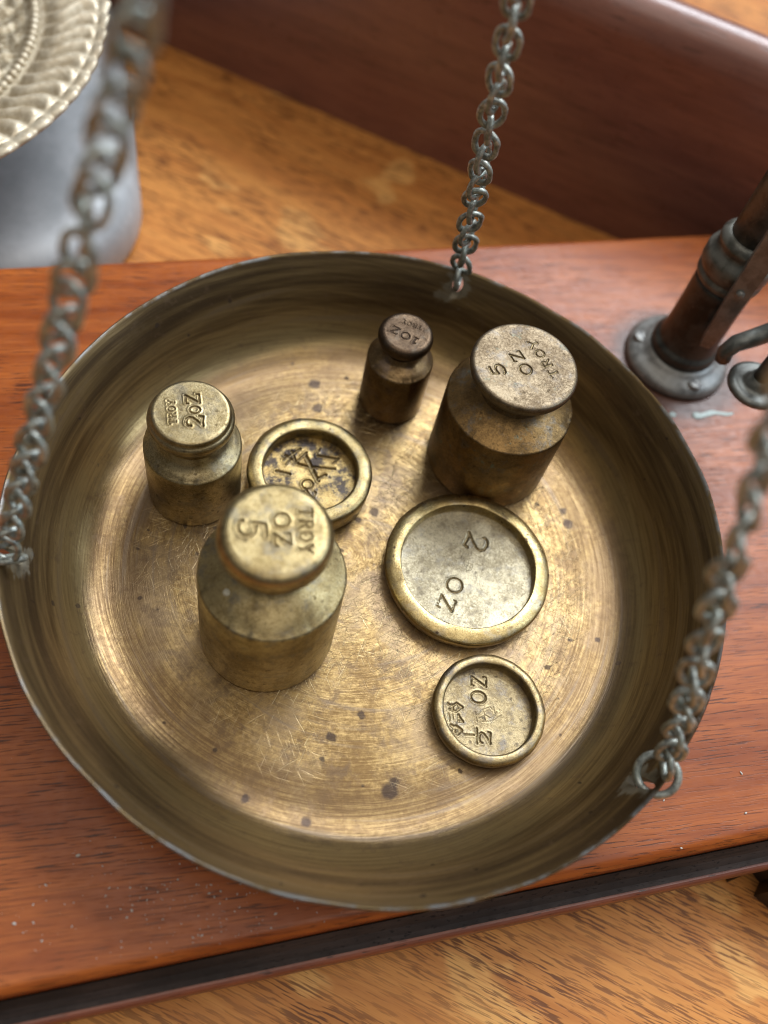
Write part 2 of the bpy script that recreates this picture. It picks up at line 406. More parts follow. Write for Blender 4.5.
# ------------------------------------------------------------------ stamped lettering (soft relief pressed into a disc)
def ell(cx, cy, rx, ry, n=20): return [(cx + rx * math.cos(2 * math.pi * i / n), cy + ry * math.sin(2 * math.pi * i / n)) for i in range(n + 1)]
GL = {  # glyph: (width, [(polyline, half-width)])
 'T': (.80, [([(.05, 1), (.75, 1)], .05), ([(.40, 1), (.40, 0)], .085), ([(.05, 1), (.05, .84)], .05), ([(.75, 1), (.75, .84)], .05), ([(.24, 0), (.56, 0)], .045)]),
 'R': (.78, [([(.16, 0), (.16, 1)], .085), ([(.16, 1), (.50, 1), (.64, .90), (.64, .65), (.50, .52), (.16, .52)], .06), ([(.42, .52), (.72, 0)], .08), ([(.02, 0), (.30, 0)], .045), ([(.02, 1), (.16, 1)], .045)]),
 'O': (.86, [(ell(.43, .5, .36, .5), .075)]),
 'Y': (.80, [([(.06, 1), (.40, .50)], .085), ([(.74, 1), (.40, .50), (.40, 0)], .07), ([(-.02, 1), (.18, 1)], .045), ([(.62, 1), (.82, 1)], .045), ([(.25, 0), (.55, 0)], .045)]),
 'Z': (.74, [([(.05, .82), (.07, 1), (.64, 1)], .055), ([(.64, 1), (.06, 0)], .085), ([(.06, 0), (.66, 0), (.68, .20)], .055)]),
 '2': (.72, [([(.08, .72), (.07, .84), (.16, .96), (.33, 1), (.52, .95), (.62, .80), (.58, .60), (.36, .32), (.06, .03)], .075), ([(.06, .03), (.30, .07), (.64, .02), (.68, .20)], .085)]),
 '5': (.70, [([(.62, 1.0), (.20, .98), (.14, .55), (.30, .63), (.48, .60), (.62, .45), (.62, .22), (.48, .05), (.30, 0), (.12, .04), (.06, .18)], .07)]),
 '1': (.46, [([(.08, .80), (.26, 1), (.26, 0)], .08), ([(.06, 0), (.46, 0)], .045)]),
}
class Stamp:
    def __init__(s, centre, z):
        s.c = np.array(centre[:2]); s.z = z; s.seg = []; s.k = []
    def local(s, px, py): return (at(px, py, s.z)[:2] - s.c) * 1000
    def poly(s, pts, w, depth=1.0):
        for a, b in zip(pts[:-1], pts[1:]): s.seg.append((a[0], a[1], b[0], b[1], w)); s.k.append(depth)
    def px(s, pts, w, depth=1.0): s.poly([s.local(*p) for p in pts], w, depth)
    def text(s, word, p0, p1, h, depth=1.0, weight=1.0, gap=.22):
        """word runs from pixel p0 to pixel p1 along its middle line; h = letter height in mm"""
        a = s.local(*p0); b = s.local(*p1); d = b - a; L = np.linalg.norm(d); d = d / L; u = np.array([-d[1], d[0]])
        tot = sum(GL[c][0] for c in word) + gap * (len(word) - 1)
        sx = L / tot; x = 0
        for c in word:
            w, st = GL[c]
            for pts, hw in st:
                s.poly([a + d * (x + q[0]) * sx + u * (q[1] - .5) * h for q in pts], hw * min(h, sx * 1.15) * weight * .78, depth)
            x += w + gap
    def field(s, P):
        """signed pressed depth 0..1 and lip 0..1 for local points P (mm)"""
        dep = np.zeros(len(P)); lip = np.zeros(len(P))
        for (ax, ay, bx, by, w), k in zip(s.seg, s.k):
            A = np.array([ax, ay]); D = np.array([bx - ax, by - ay]); t = np.clip(((P - A) @ D) / max(D @ D, 1e-9), 0, 1)
            e = np.hypot(*(P - A - t[:, None] * D).T) - w
            f = np.clip(.5 - e / .22, 0, 1); f = f * f * (3 - 2 * f)
            dep = np.maximum(dep, f * k); lip = np.maximum(lip, np.exp(-((e - .20) / .16) ** 2) * k)
        return dep, lip

def stamped_disc(name, prof, top_r, top_z, seg, stamp, depth_mm, mat, parent, dish=0.0, rings=64, loc=None, lumps=.03, smat=None):
    """lathe whose first surface (a disc of radius top_r at top_z) carries the stamped relief; the pressed letters become a part of their own"""
    full = [(top_r * i / rings, top_z) for i in range(rings + 1)] + prof
    V, F = lathe_data(full, seg)
    n_top = 1 + rings * seg
    V = np.array([tuple(v) for v in V]); P = V[:n_top, :2] * 1000
    dep, lip = stamp.field(P)
    fade = np.clip((top_r - np.hypot(*P.T)) / .5, 0, 1)
    ph = rng.uniform(0, 6.28, 10); kx = rng.normal(0, .9, (10, 2))
    wob = sum(np.sin(P @ kx[i] + ph[i]) for i in range(10)) / 10
    V[:n_top, 2] += (-(dep * depth_mm) + lip * (1 - dep) * depth_mm * .22 + wob * lumps - dish * (1 - (np.hypot(*P.T) / top_r) ** 2)) * fade * MM
    dm = np.concatenate([dep, np.zeros(len(V) - n_top)])
    letters = [f for f in F if np.mean([dm[i] for i in f]) > .5]
    rest = [f for f in F if np.mean([dm[i] for i in f]) <= .5]
    o = mesh_obj(name, V, rest, mat, parent, loc)
    used = sorted({i for f in letters for i in f}); ix = {v: k for k, v in enumerate(used)}
    if used:
        c = mesh_obj('stamped_lettering', V[used], [tuple(ix[i] for i in f) for f in letters], smat or M_stamp, o)
    for ob in [o] + list(o.children):
        if sum(p.normal.z * p.area for p in ob.data.polygons if p.center.z * 1000 > top_z - 1.0) < 0: ob.data.flip_normals()
    return o

# ------------------------------------------------------------------ the setting: table
TZ = -0.028
V, F = box_data(-1.0, 1.2, -.7, 1.3, TZ - .03, TZ)
structure(mesh_obj('tabletop', V, F, M_oak, smooth=False))

# back board (dark, round-nosed), standing on the table at an angle
b0 = np.array([-.0228, .2075]); b1 = np.array([.1014, .1170]); bd = (b1 - b0) / np.linalg.norm(b1 - b0)
th_, top_ = .016, .040
prof = [(0, TZ), (0, top_ - .010)] + [(.008 + .008 * -math.cos(math.radians(a)), top_ - .010 + .010 * math.sin(math.radians(a))) for a in range(10, 180, 10)] + [(th_, top_ - .010), (th_, TZ)]
bo = extrude_profile('back_board', prof, -.34, .52, M_board, smooth=True)
bo.location = (b0[0], b0[1], 0); bo.rotation_euler = (0, 0, math.atan2(bd[1], bd[0]))
bo['label'] = 'dark red-brown wooden board with rounded top standing on the oak behind the scale'; bo['category'] = 'board'

# ------------------------------------------------------------------ plinth of the scale
PX0, PX1 = -.125, .295
YB, YF = .0876, -.0652
pl = thing('scale_plinth', 'long red mahogany plinth with black edge band under the brass pan', 'plinth')
def rnd(y, z, r, a0, a1, n=6): return [(y + r * math.cos(math.radians(a0 + (a1 - a0) * i / n)), z + r * math.sin(math.radians(a0 + (a1 - a0) * i / n))) for i in range(n + 1)]
R_ = .0022
prof = rnd(YF + R_, -R_, R_, 180, 90) + rnd(YB - R_, -R_, R_, 90, 0) + [(YB, -.0075), (YF, -.0075)]
extrude_profile('top_board', prof, PX0, PX1, M_mahog, pl, smooth=True)
prof = [(YF - .0003, -.0055), (YF - .0016, -.0071), (YF - .0028, -.0078), (YF - .0037, -.0079), (YF - .0037, -.0120), (YF + .004, -.0120), (YF + .004, -.0077), (YF - .0003, -.0077)]
extrude_profile('black_band', prof, PX0, PX1, M_black, pl)
prof = [(YF - .0036, -.0084)] + rnd(YF - .0039, -.0094, .0010, 80, 200, 5) + [(YF - .0049, -.0140), (YB + .004, -.0140), (YB + .004, -.0122), (YF - .0036, -.0122)]
extrude_profile('lower_moulding', prof, PX0, PX1, M_mahog_edge, pl)
V, F = box_data(PX0 + .01, PX1 - .01, YF + .006, YB - .002, -.0120, -.0077)
mesh_obj('core', V, F, M_mahog_edge, pl, smooth=False)
# carved black bracket feet under the plinth
def foot(x, y, sx):
    out = [(0, -4), (3, -7.5), (6.5, -6), (8, -2.6), (5.4, 0), (7.8, 3.2), (12, 3.4), (13.5, 7.2), (18, 8.6), (22, 6.5), (22, -12), (0, -12)]
    n = len(out); V = []
    for z in (TZ, -.0142):
        for (u, v) in out:
            k = 1.0 if z > -.02 else .9
            V.append((x + sx * (u - 11) * k * MM, y - v * k * MM, z))
    F = [tuple(range(n)), tuple(range(n, 2 * n))] + [(i, (i + 1) % n, n + (i + 1) % n, n + i) for i in range(n)]
    return fix_normals(mesh_obj('bracket_foot', V, F, M_ebony, pl, smooth=False))
q = at(765, 885, -.020)
foot(q[0] + .0062, YF - .0085, 1)
foot(PX0 + .02, YF + .014, -1); foot(PX0 + .02, YB - .02, -1); foot(PX1 - .02, YF + .014, 1); foot(PX1 - .02, YB - .02, 1)

# ------------------------------------------------------------------ brass pan
PR = 67.0
RC = dict(zip((('c', 2), ('s', 2), ('c', 3), ('s', 3), ('c', 4), ('s', 4)), (.057, .191, .004, .119, .175, .156)))
def pan_fn(r, z, a):
    k = max(0, min(1, (z - 4) / 17)) ** 1.5
    dr = sum(v * (math.cos(n * a) if g == 'c' else math.sin(n * a)) for (g, n), v in RC.items()) * k
    e = max(0, min(1, (z - 17) / 3))
    dr += e * (.07 * math.sin(11 * a + 1) + .06 * math.sin(19 * a + 2.2) + .04 * math.sin(31 * a + .4))
    dz = e * (.10 * math.sin(7 * a + .7) + .07 * math.sin(17 * a + 3) + .05 * math.sin(29 * a + 1.9))
    for a0, w, d in ((3.7, .03, .35), (4.35, .02, .25), (2.6, .025, .3), (0.35, .03, .3), (5.6, .02, .3)): dz -= e * d * math.exp(-(((a - a0) % 6.2832) / w) ** 2)
    return dr, dz
inner = [(0, 1.3)] + [(r, 1.3) for r in (4, 10, 18, 26, 34, 40, 46, 49)] + [(51.5, 1.5), (53.6, 2.1), (55.4, 3.1), (57.0, 4.5), (58.4, 6.4), (59.7, 8.8), (61.0, 11.6), (62.4, 14.4), (63.9, 17.0), (65.3, 19.2), (66.4, 20.55)]
lip = [(66.65, 20.85), (66.95, 21.0), (67.2, 20.85), (67.25, 20.5)]
outer = [(66.6, 19.4), (65.0, 17.2), (63.4, 14.4), (62.0, 11.6), (60.7, 8.8), (59.4, 6.2), (58.0, 4.0), (56.2, 2.3), (54.0, 1.1), (51.6, .5), (49, .25), (20, .25), (0, .25)]
pan = thing('balance_pan', 'round aged brass scale pan holding the weights, hung on three chains', 'scale pan')
V, F = lathe_data(inner + lip + outer, 288, fn=pan_fn)
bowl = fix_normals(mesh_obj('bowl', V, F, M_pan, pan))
bm = bmesh.new()
for a in HOLE_ANG:
    m = Matrix.Rotation(a, 4, 'Z') @ Matrix.Translation((.0646, 0, .0180)) @ Matrix.Rotation(math.radians(60), 4, 'Y')
    bmesh.ops.create_cone(bm, cap_ends=True, segments=24, radius1=.00125, radius2=.00125, depth=.006, matrix=m)
cme = bpy.data.meshes.new('cut'); bm.to_mesh(cme); bm.free()
cut = link(bpy.data.objects.new('cut', cme))
md = bowl.modifiers.new('holes', 'BOOLEAN'); md.object = cut; md.operation = 'DIFFERENCE'; md.solver = 'EXACT'
bpy.context.view_layer.update()
dg = bpy.context.evaluated_depsgraph_get()
nm = bpy.data.meshes.new_from_object(bowl.evaluated_get(dg)); bowl.modifiers.clear(); bowl.data = nm; nm.name = 'bowl'
while len(nm.materials) > 1: nm.materials.pop(index=len(nm.materials) - 1)
nm.polygons.foreach_set('material_index', [0] * len(nm.polygons))
nm.polygons.foreach_set('use_smooth', [True] * len(nm.polygons)); nm.set_sharp_from_angle(angle=math.radians(50))
bpy.data.objects.remove(cut)

# ------------------------------------------------------------------ weights
FZ = 1.36            # millimetres: pan floor (+ a hair)
SEG = 224
G_CYL = 'knobbed cylinder weights in the pan'
def cyl_weight(label, cx, cy, rb, hs, neck_r, knob_prof, rt, ht, texts, mat, kmat, shoulder, depth=.26, smat=None):
    t = thing('knob_weight', label, 'weight', (cx * MM, cy * MM, FZ * MM), G_CYL)
    hs -= FZ; ht -= FZ
    body = [(0, 0), (rb - .5, 0), (rb - .12, .12), (rb, .5), (rb + .03, hs * .5), (rb, hs - .45), (rb - .1, hs - .12), (rb - .42, hs)] + \
           [(rb + (neck_r - rb) * u, hs + dz) for u, dz in shoulder] + [(neck_r - .4, hs + shoulder[-1][1] + .5), (0, hs + shoulder[-1][1] + .5)]
    nk = [(rng.uniform(0, 6.28), rng.uniform(.02, .06), rng.uniform(.10, .30)) for _ in range(14)]; w0 = rng.uniform(0, 6.28, 4)
    def worn(r, z, a):
        e = math.exp(-((z - hs) / .5) ** 2) if r > rb - .5 else 0
        b = math.exp(-(z / .6) ** 2) if r > rb - 1 else 0
        d = sum(dd * math.exp(-(((a - a0 + 3.14159) % 6.28319 - 3.14159) / w) ** 2) for a0, w, dd in nk)
        wob = .03 * math.sin(3 * a + w0[0]) + .02 * math.sin(7 * a + w0[1]) + .02 * math.sin(13 * a + z + w0[2])
        d *= rb / 13.0
        return (wob - d * (e + .6 * b) * .6) * (1 if r > 1 else 0), -d * e * .6
    lathe('body', body, 192, mat, t, fn=worn)
    st = Stamp((cx * MM, cy * MM), (ht + FZ) * MM)
    texts(st)
    stamped_disc('knob', [(r, z - FZ) for r, z in knob_prof], rt, ht, SEG, st, depth, kmat, t, rings=72, smat=smat)
    return t

# front 5 oz: thick rounded knob
def tx(s):
    s.text('5', (251.5, 519), (251.5, 538), 4.4, 1.0, 1.15); s.text('OZ', (281, 512), (283, 547), 2.5); s.text('TROY', (305.5, 508), (306, 554), 2.1)
k = [(7.75, 41.68), (8.3, 41.5), (8.75, 41.1), (9.1, 40.5), (9.3, 39.7), (9.32, 38.9), (9.2, 38.0), (8.9, 37.1), (8.3, 36.2), (7.5, 35.5), (6.7, 34.7), (6.0, 33.6), (5.7, 32.4), (5.7, 31.2), (5.9, 30.2)]
front = cyl_weight('brass cylinder weight stamped 5 with thick rounded knob, nearest the viewer', -21.9, -10.9, 12.7, 26.7, 5.9, k, 7.3, 41.72, tx, M_front5, M_front5,
           [(.25, .8), (.5, 1.7), (.7, 2.4), (.85, 2.9), (1.0, 3.5)], smat=M_stamp_pale)
for zz in np.arange(.0310, .0265, -.00005):
    q = at(227, 592, zz); rr0 = math.hypot(q[0] + .0219, q[1] + .0109) * 1000
    if zz * 1000 <= 26.7 + np.interp((12.7 - rr0) / 6.8, [0, .25, .5, .7, .85, 1.0], [0, .8, 1.7, 2.4, 2.9, 3.5]): break
lathe('pale_speck', [(0, .28), (.35, .24), (.6, .12), (.68, -.1), (.68, -.5), (0, -.5)], 16, M_speck, front, loc=(q[0] + .0219, q[1] + .0109, zz - FZ * MM + .00005))

# back-left 2 oz: stepped knob
def tx(s):
    s.text('2', (194.4, 427), (194.2, 415.5), 3.1, 1.1, 1.1); s.text('O', (194.8, 414.0), (194.4, 405.5), 1.9); s.text('Z', (192.6, 404.0), (191.6, 393.5), 2.5, 1, 1.1); s.text('TROY', (172.6, 424), (170.4, 400), 1.25, .8)
k = [(6.95, 27.98), (7.2, 27.8), (7.3, 27.4), (7.3, 26.95), (7.55, 26.75), (7.9, 26.5), (8.02, 26.0), (8.0, 25.3), (7.8, 24.6), (7.4, 24.1), (6.6, 23.6), (6.0, 23.0), (5.7, 22.2), (5.7, 21.4), (5.9, 20.5)]
cyl_weight('brass cylinder weight stamped 2 with stepped knob, standing leftmost in the pan', -32.0, 22.4, 9.35, 17.65, 5.9, k, 6.6, 28.02, tx, M_two, M_two,
           [(.2, .25), (.45, .7), (.7, 1.3), (.88, 2.0), (1.0, 3.0)])

# back 1 oz: small, mushroom knob
def tx(s):
    s.text('1OZ', (417, 342), (391, 328), 1.7, .9); s.text('TROY', (421.5, 328.5), (402, 321), 1.0, .7)
k = [(4.9, 24.22), (5.3, 24.0), (5.6, 23.6), (5.76, 23.0), (5.74, 22.3), (5.5, 21.6), (5.0, 21.0), (4.4, 20.6), (3.9, 20.1), (3.6, 19.5), (3.5, 18.8), (3.6, 18.0)]
cyl_weight('smallest cylinder weight, with a dark brown mushroom knob, at the back of the pan', 13.4, 40.4, 7.1, 16.2, 3.7, k, 4.5, 24.27, tx, M_one, M_one_knob,
           [(.25, .4), (.5, .9), (.75, 1.3), (.92, 1.7), (1.0, 2.3)], depth=.2, smat=M_stamp_dark)

# right 5 oz: wide flat-topped knob
def tx(s):
    s.text('5', (500.5, 375.5), (494.5, 364), 2.7, 1.0, 1.1); s.text('OZ', (529.5, 375), (513.5, 351.5), 2.3); s.text('TROY', (556, 377), (530.5, 340), 1.75)
k = [(10.2, 33.55), (10.45, 33.3), (10.62, 32.9), (10.6, 32.2), (10.3, 31.4), (9.8, 30.6), (9.0, 29.7), (8.0, 29.0), (7.2, 28.3), (6.8, 27.4), (6.8, 26.4), (7.0, 25.4)]
cyl_weight('widest cylinder weight, stamped 5, with flat grey worn knob, right of the small dark weight', 31.6, 22.9, 13.15, 22.1, 7.0, k, 9.8, 33.62, tx, M_right5, M_right5k,
           [(.2, .5), (.45, 1.2), (.7, 1.9), (.88, 2.5), (1.0, 3.4)])

G_DISC = 'flat disc weights with recessed faces in the pan'
def disc_weight(label, cx, cy, ro, zt, ri, floor_z, texts, mat, fmat, depth=.28, prof=None, dish=.15):
    t = thing('disc_weight', label, 'weight', (cx * MM, cy * MM, FZ * MM), G_DISC)
    h = zt - FZ; fz = floor_z - FZ
    w = ro - ri
    rim = prof(ro, ri, h, fz) if prof else [(ri + .02, fz - .3), (ri, fz + .1), (ri + .08, h - .35), (ri + .3, h - .06), (ri + .6, h)] + [(ri + w * .55, h + .02), (ro - .5, h - .15), (ro - .12, h - .5), (ro, h - 1.0), (ro - .15, h * .45), (ro - .5, .35), (ro - .9, 0), (0, 0)]
    lathe('rim', rim, 160, mat, t, fn=lambda r, z, a: ((.05 * math.sin(3 * a + cx) + .035 * math.sin(8 * a + cy) + .03 * math.sin(17 * a)) if r > ri + .3 else 0, (.05 * math.sin(5 * a + cx) + .04 * math.sin(11 * a + cy)) if z > h * .6 and r > ri + .2 else 0))
    st = Stamp((cx * MM, cy * MM), floor_z * MM); texts(st)
    stamped_disc('recessed_face', [(ri + .1, fz)], ri, fz, SEG, st, depth, fmat, t, dish=dish, rings=80)
    return t
# big disc, 2 oz
def tx(s):
    s.text('2', (479.5, 533.5), (473.5, 549.5), 4.6, 1.1, .8); s.text('OZ', (458.3, 576.5), (443.5, 610), 3.2, 1.1, .85)
    for i in range(26):
        a = rng.uniform(0, 6.28); rr = rng.uniform(0, 8); x, y = rr * math.cos(a), rr * math.sin(a); b = rng.uniform(0, 6.28); L = rng.uniform(.4, 1.6)
        s.poly([(x, y), (x + L * math.cos(b), y + L * math.sin(b)), (x + L * math.cos(b) * 1.6, y + L * math.sin(b + .6) * 1.5)], .03, .22)
p2 = lambda ro, ri, h, fz: [(ri + .03, fz - .3), (ri, fz + .1), (ri + .05, h - .30), (ri + .16, h - .06), (ri + .35, h), (ri + (ro - ri) * .6, h - .25), (ro - .35, h - .62), (ro - .08, h - .9), (ro, h - 1.3), (ro - .1, h * .5), (ro - .5, .4), (ro - 1.0, 0), (0, 0)]
disc_weight('largest disc weight, bright sloping rim, face stamped 2 OZ, in front of the wide weight', 19.7, -4.5, 17.0, 5.5, 13.7, 2.9, tx, M_disc2, M_disc2f, prof=p2, dish=.5)
# small disc, half ounce
def tx(s):
    s.text('OZ', (478.3, 704), (478.7, 675.5), 2.9, .9, .8)
    s.text('2', (485, 744.5), (485, 731), 2.2, .9, .9)
    s.px([(476.8, 728), (476.8, 744)], .10, .9); s.px([(464, 734.6), (474.5, 734.8)], .10, .8)
    c = lambda pts: [(425 + x / 6.144, 650 + y / 6.144) for x, y in pts]
    for pts, w, d in (([(140, 330), (165, 345), (195, 328), (230, 352)], .22, 1.4), ([(150, 362), (190, 378), (228, 348)], .20, 1.2), ([(165, 335), (172, 372)], .2, 1.0), ([(205, 340), (200, 372)], .16, 1.0), ([(142, 395), (150, 415), (146, 432)], .2, .8), ([(168, 400), (172, 425)], .12, .7),
                      ([(205, 398), (215, 418), (232, 440), (205, 436), (205, 398)], .22, 1.3), ([(160, 462), (185, 476), (178, 498)], .30, 1.3), ([(190, 470), (222, 492), (200, 512)], .34, 1.5), ([(165, 500), (190, 515)], .18, 1.0), ([(215, 505), (232, 512)], .14, .8)):
        s.px(c(pts), w * .9, d * .6)
    for pts in ([(320, 400), (350, 370), (400, 350), (420, 370)], [(330, 420), (370, 400), (410, 420), (440, 380)], [(350, 440), (390, 440), (430, 430), (470, 400)], [(360, 380), (370, 430)], [(420, 350), (430, 400), (400, 450)], [(310, 380), (320, 440)]):
        s.px(c(pts), .05, .3)
disc_weight('smallest disc weight, stamped with a fraction and OZ, nearest the front of the pan', 16.5, -34.0, 10.85, 5.0, 8.7, 2.4, tx, M_half, M_halff)
# left disc with struck-over marks
def tx(s):
    c = lambda pts: [(240 + x / 5.486, 410 + y / 5.486) for x, y in pts]
    for pts, w, d in (([(425, 250), (535, 268)], .26, 1.5), ([(437, 215), (420, 235), (425, 258)], .15, 1.2), ([(515, 290), (540, 262)], .18, 1.2), ([(380, 308), (520, 322)], .20, 1.3), ([(362, 250), (395, 320), (430, 388)], .30, 1.6),
                      ([(250, 248), (325, 296), (400, 315)], .26, 1.5), ([(238, 275), (330, 212)], .22, 1.2), ([(282, 225), (310, 290)], .2, 1.2), ([(300, 292), (365, 232)], .16, 1.2), ([(200, 335), (270, 350)], .3, 1.2), ([(430, 375), (470, 355)], .28, 1.3), ([(250, 300), (270, 270)], .15, 1.0)):
        s.px(c(pts), w, d)
    s.px([(307.4 + 5.6 * math.cos(a / 10 * math.pi), 484 + 4.6 * math.sin(a / 10 * math.pi)) for a in range(21)], .12, 1.0)
    s.text('Z', (311, 489), (306, 499), 2.4, 1.0)
disc_weight('disc weight with a dark blotched face and crossing cut marks, behind the nearest weight', -8.64, 20.5, 12.95, 7.3, 9.6, 4.2, tx, M_left, M_leftf, depth=.34)

# ------------------------------------------------------------------ chains
APEX = Vector((.0055, .0130, .250))
G_CH = 'chains that hang the pan'
def oval_link(lx, wy, wr, n=20, seg=8):
    pts = []
    for i in range(n):
        a = 2 * math.pi * i / n
        pts.append((lx * math.copysign(abs(math.cos(a)) ** .85, math.cos(a)), wy * math.copysign(abs(math.sin(a)) ** .85, math.sin(a)), 0))
    return tube_data(pts, wr, seg, closed=True)
WR = .00061
link_mes = []
for v_ in range(5):
    V, F = oval_link(.00262 * rng.uniform(.95, 1.05), .00212 * rng.uniform(.93, 1.06), WR * rng.uniform(.93, 1.08), 24)
    V = [Vector(q_) for q_ in V]
    for q_ in V:                                     # hammered out of plane, with a butt joint at one side
        q_.z += .00016 * math.sin(q_.x * 900 + v_) + .00010 * math.sin(q_.y * 1300 + 2 * v_)
        if q_.y > 0 and abs(q_.x) < .00020: c_ = Vector((q_.x, .00212, q_.z * .2)); q_ += (c_ - q_) * .22
    me = bpy.data.meshes.new('link'); me.from_pydata([tuple(q_) for q_ in V], [], F); me.update()
    me.polygons.foreach_set('use_smooth', [True] * len(me.polygons)); me.materials.append(M_chain); link_mes.append(me)
PITCH_L = .00380
chain_lab = ('grey-green link chain hooked into the back rim of the pan', 'grey-green link chain fixed to the left rim of the pan, crossing the ornate dish', 'grey-green link chain with a wire ring through the front right rim of the pan')
bow = ((.0035, 0), (.0045, .0), (-.002, 0))
roll0 = (math.radians(10), math.radians(35), math.radians(55))
for ci, a in enumerate(HOLE_ANG):
    hole = Vector((.0648 * math.cos(a), .0648 * math.sin(a), .0180))
    rad = Vector((math.cos(a), math.sin(a), 0)); tan = Vector((-math.sin(a), math.cos(a), 0))
    ch = thing('pan_chain', chain_lab[ci], 'chain', tuple(hole), G_CH)
    # wire ring through the hole and over the rim
    rr = (.0026, .0028, .0034)[ci]; tilt = math.radians((8, 35, 52)[ci])
    up = (Vector((0, 0, 1)) * math.cos(tilt) + tan * math.sin(tilt)).normalized()
    cen = hole + up * (rr - .0004) + rad * .0006
    rv, rf = tube_data([cen - hole + (rad * math.cos(t * 2 * math.pi / 28) + up * math.sin(t * 2 * math.pi / 28)) * rr for t in range(28)], .00062 if ci < 2 else .00070, 8, True)
    mesh_obj('wire_ring', rv, rf, M_chain, ch)
    start = cen + Vector((0, 0, rr * .75)) + up * rr * .15
    L = (APEX - start).length
    n = int(L / PITCH_L)
    base_dir = (APEX - start).normalized()
    side = base_dir.cross(rad).normalized()
    for i in range(n):
        u = (i + .5) / n
        p = start + (APEX - start) * u + side * (bow[ci][0] * math.sin(math.pi * min(1, u * 1.0))) 
        du = side * bow[ci][0] * math.pi * math.cos(math.pi * u) / L
        d = (base_dir + du + Vector((rng.normal(0, .07), rng.normal(0, .07), 0))).normalized()
        q = d.to_track_quat('X', 'Z')
        ang = roll0[ci] + (math.pi / 2 if i % 2 else 0) + rng.normal(0, .11)
        q = Quaternion(d, ang) @ q
        o = link(bpy.data.objects.new('link', link_mes[int(rng.integers(5))])); o.parent = ch
        o.location = p - hole; o.rotation_mode = 'QUATERNION'; o.rotation_quaternion = q
V, F = tube_data([(APEX + Vector((.006 * math.cos(t * math.pi / 14), 0, .005 + .006 * math.sin(t * math.pi / 14)))) for t in range(28)], .0009, 8, True)
o = mesh_obj('suspension_ring', V, F, M_chain); o['label'] = 'grey wire ring where the three pan chains meet above the picture'; o['category'] = 'ring'

# ------------------------------------------------------------------ post of the scale
po = thing('balance_post', 'dark bronze column with a round grey flange screwed to the plinth', 'post', (POST[0] * MM, POST[1] * MM, 0))
lathe('flange', [(0, .1), (12.5, .1), (12.9, .5), (12.8, 1.3), (12.3, 2.1), (11.2, 2.8), (10.0, 3.2), (9.0, 3.8), (8.3, 4.6), (0, 4.6)], 96, M_pewter, po)
lathe('column', [(0, 4.5), (8.0, 4.6), (8.2, 5.2), (8.2, 6.8), (7.8, 7.5), (7.3, 7.9), (7.0, 8.4), (6.8, 12), (6.7, 20), (6.8, 27), (6.9, 28.6), (0, 28.6)], 96, M_column, po)
lathe('collar', [(0, 28.6), (7.0, 28.65), (7.4, 29.2), (7.5, 30.4), (7.1, 30.9), (7.0, 31.4), (7.5, 31.9), (7.8, 32.8), (7.8, 35.2), (7.4, 36.2), (6.6, 36.9), (6.2, 37.6), (6.2, 38.4), (6.6, 38.9), (6.6, 39.8), (6.0, 40.6), (5.2, 41.2), (0, 41.2)], 96, M_collar, po)
lathe('upper_tube', [(0, 41.2), (5.0, 41.25), (4.9, 60), (4.7, 140), (4.4, 250), (0, 250)], 64, M_bronze, po)
for a in (150, 270, 30):
    s = lathe('screw', [(0, 3.55), (1.5, 3.55), (1.75, 3.4), (1.8, 3.1), (1.8, 1.8), (0, 1.8)], 28, M_pewter, po, loc=(10.0 * math.cos(math.radians(a)) * MM, 10.0 * math.sin(math.radians(a)) * MM, 0))
    V, F = box_data(-.0016, .0016, -.00022, .00022, .00335, .00360)
    sl = mesh_obj('slot', V, F, M_ebony, s, smooth=False); sl.rotation_euler = (0, 0, math.radians(a * 1.7 + 20))
# lever bar, hooked bracket and drop knob on the near side of the column
def loc_(px, py, z): p_ = at(px, py, z); return Vector((p_[0] - POST[0] * MM, p_[1] - POST[1] * MM, z))
V = []; F = []
for z, w in ((.0165, 1.1), (.019, 1.5), (.030, 2.0), (.045, 2.4), (.075, 2.6)):
    cx, cy = (84.3 - POST[0]) * MM, (37.3 - POST[1]) * MM
    ex = np.array([.86, -.5]); ey = np.array([.5, .86])
    for sx, sy in ((-1, -.8), (1, -.8), (1, .8), (-1, .8)):
        q = np.array([cx, cy]) + ex * sx * w * MM + ey * sy * MM; V.append((q[0], q[1], z))
for s in range(4):
    for i in range(4):
        j = (i + 1) % 4; F.append((s * 4 + i, s * 4 + j, s * 4 + 4 + j, s * 4 + 4 + i))
F += [(0, 1, 2, 3), (16, 17, 18, 19)]
lv = fix_normals(mesh_obj('lever_bar', V, F, M_pewter, po, smooth=False))
lathe('rivet', [(0, 1.0), (.7, .8), (1.0, .3), (1.0, -.4), (0, -.4)], 16, M_pewter, lv, loc=((84.3 - POST[0] - .5) * MM, (37.3 - POST[1] - .7) * MM, .034)).rotation_euler = (math.radians(90), 0, math.radians(-30))
kp = loc_(755, 386, .020)
st = [(kp.x, kp.y, .0200), (kp.x, kp.y, .030), (kp.x + .0006, kp.y + .001, .040), (kp.x + .001, kp.y + .002, .075)]
V, F = tube_data(st, lambda u: .0020 - .0003 * u, 12); mesh_obj('drop_stem', V, F, M_bronze, po)
lathe('drop_knob', [(0, -2.0), (3.2, -1.9), (5.4, -1.1), (6.3, -.2), (6.4, .5), (5.9, 1.1), (4.8, 1.2), (3.6, .9), (2.8, 1.5), (2.3, 3.2), (0, 3.2)], 48, M_bronze, po, loc=tuple(kp))
bp = loc_(746, 349, .026)
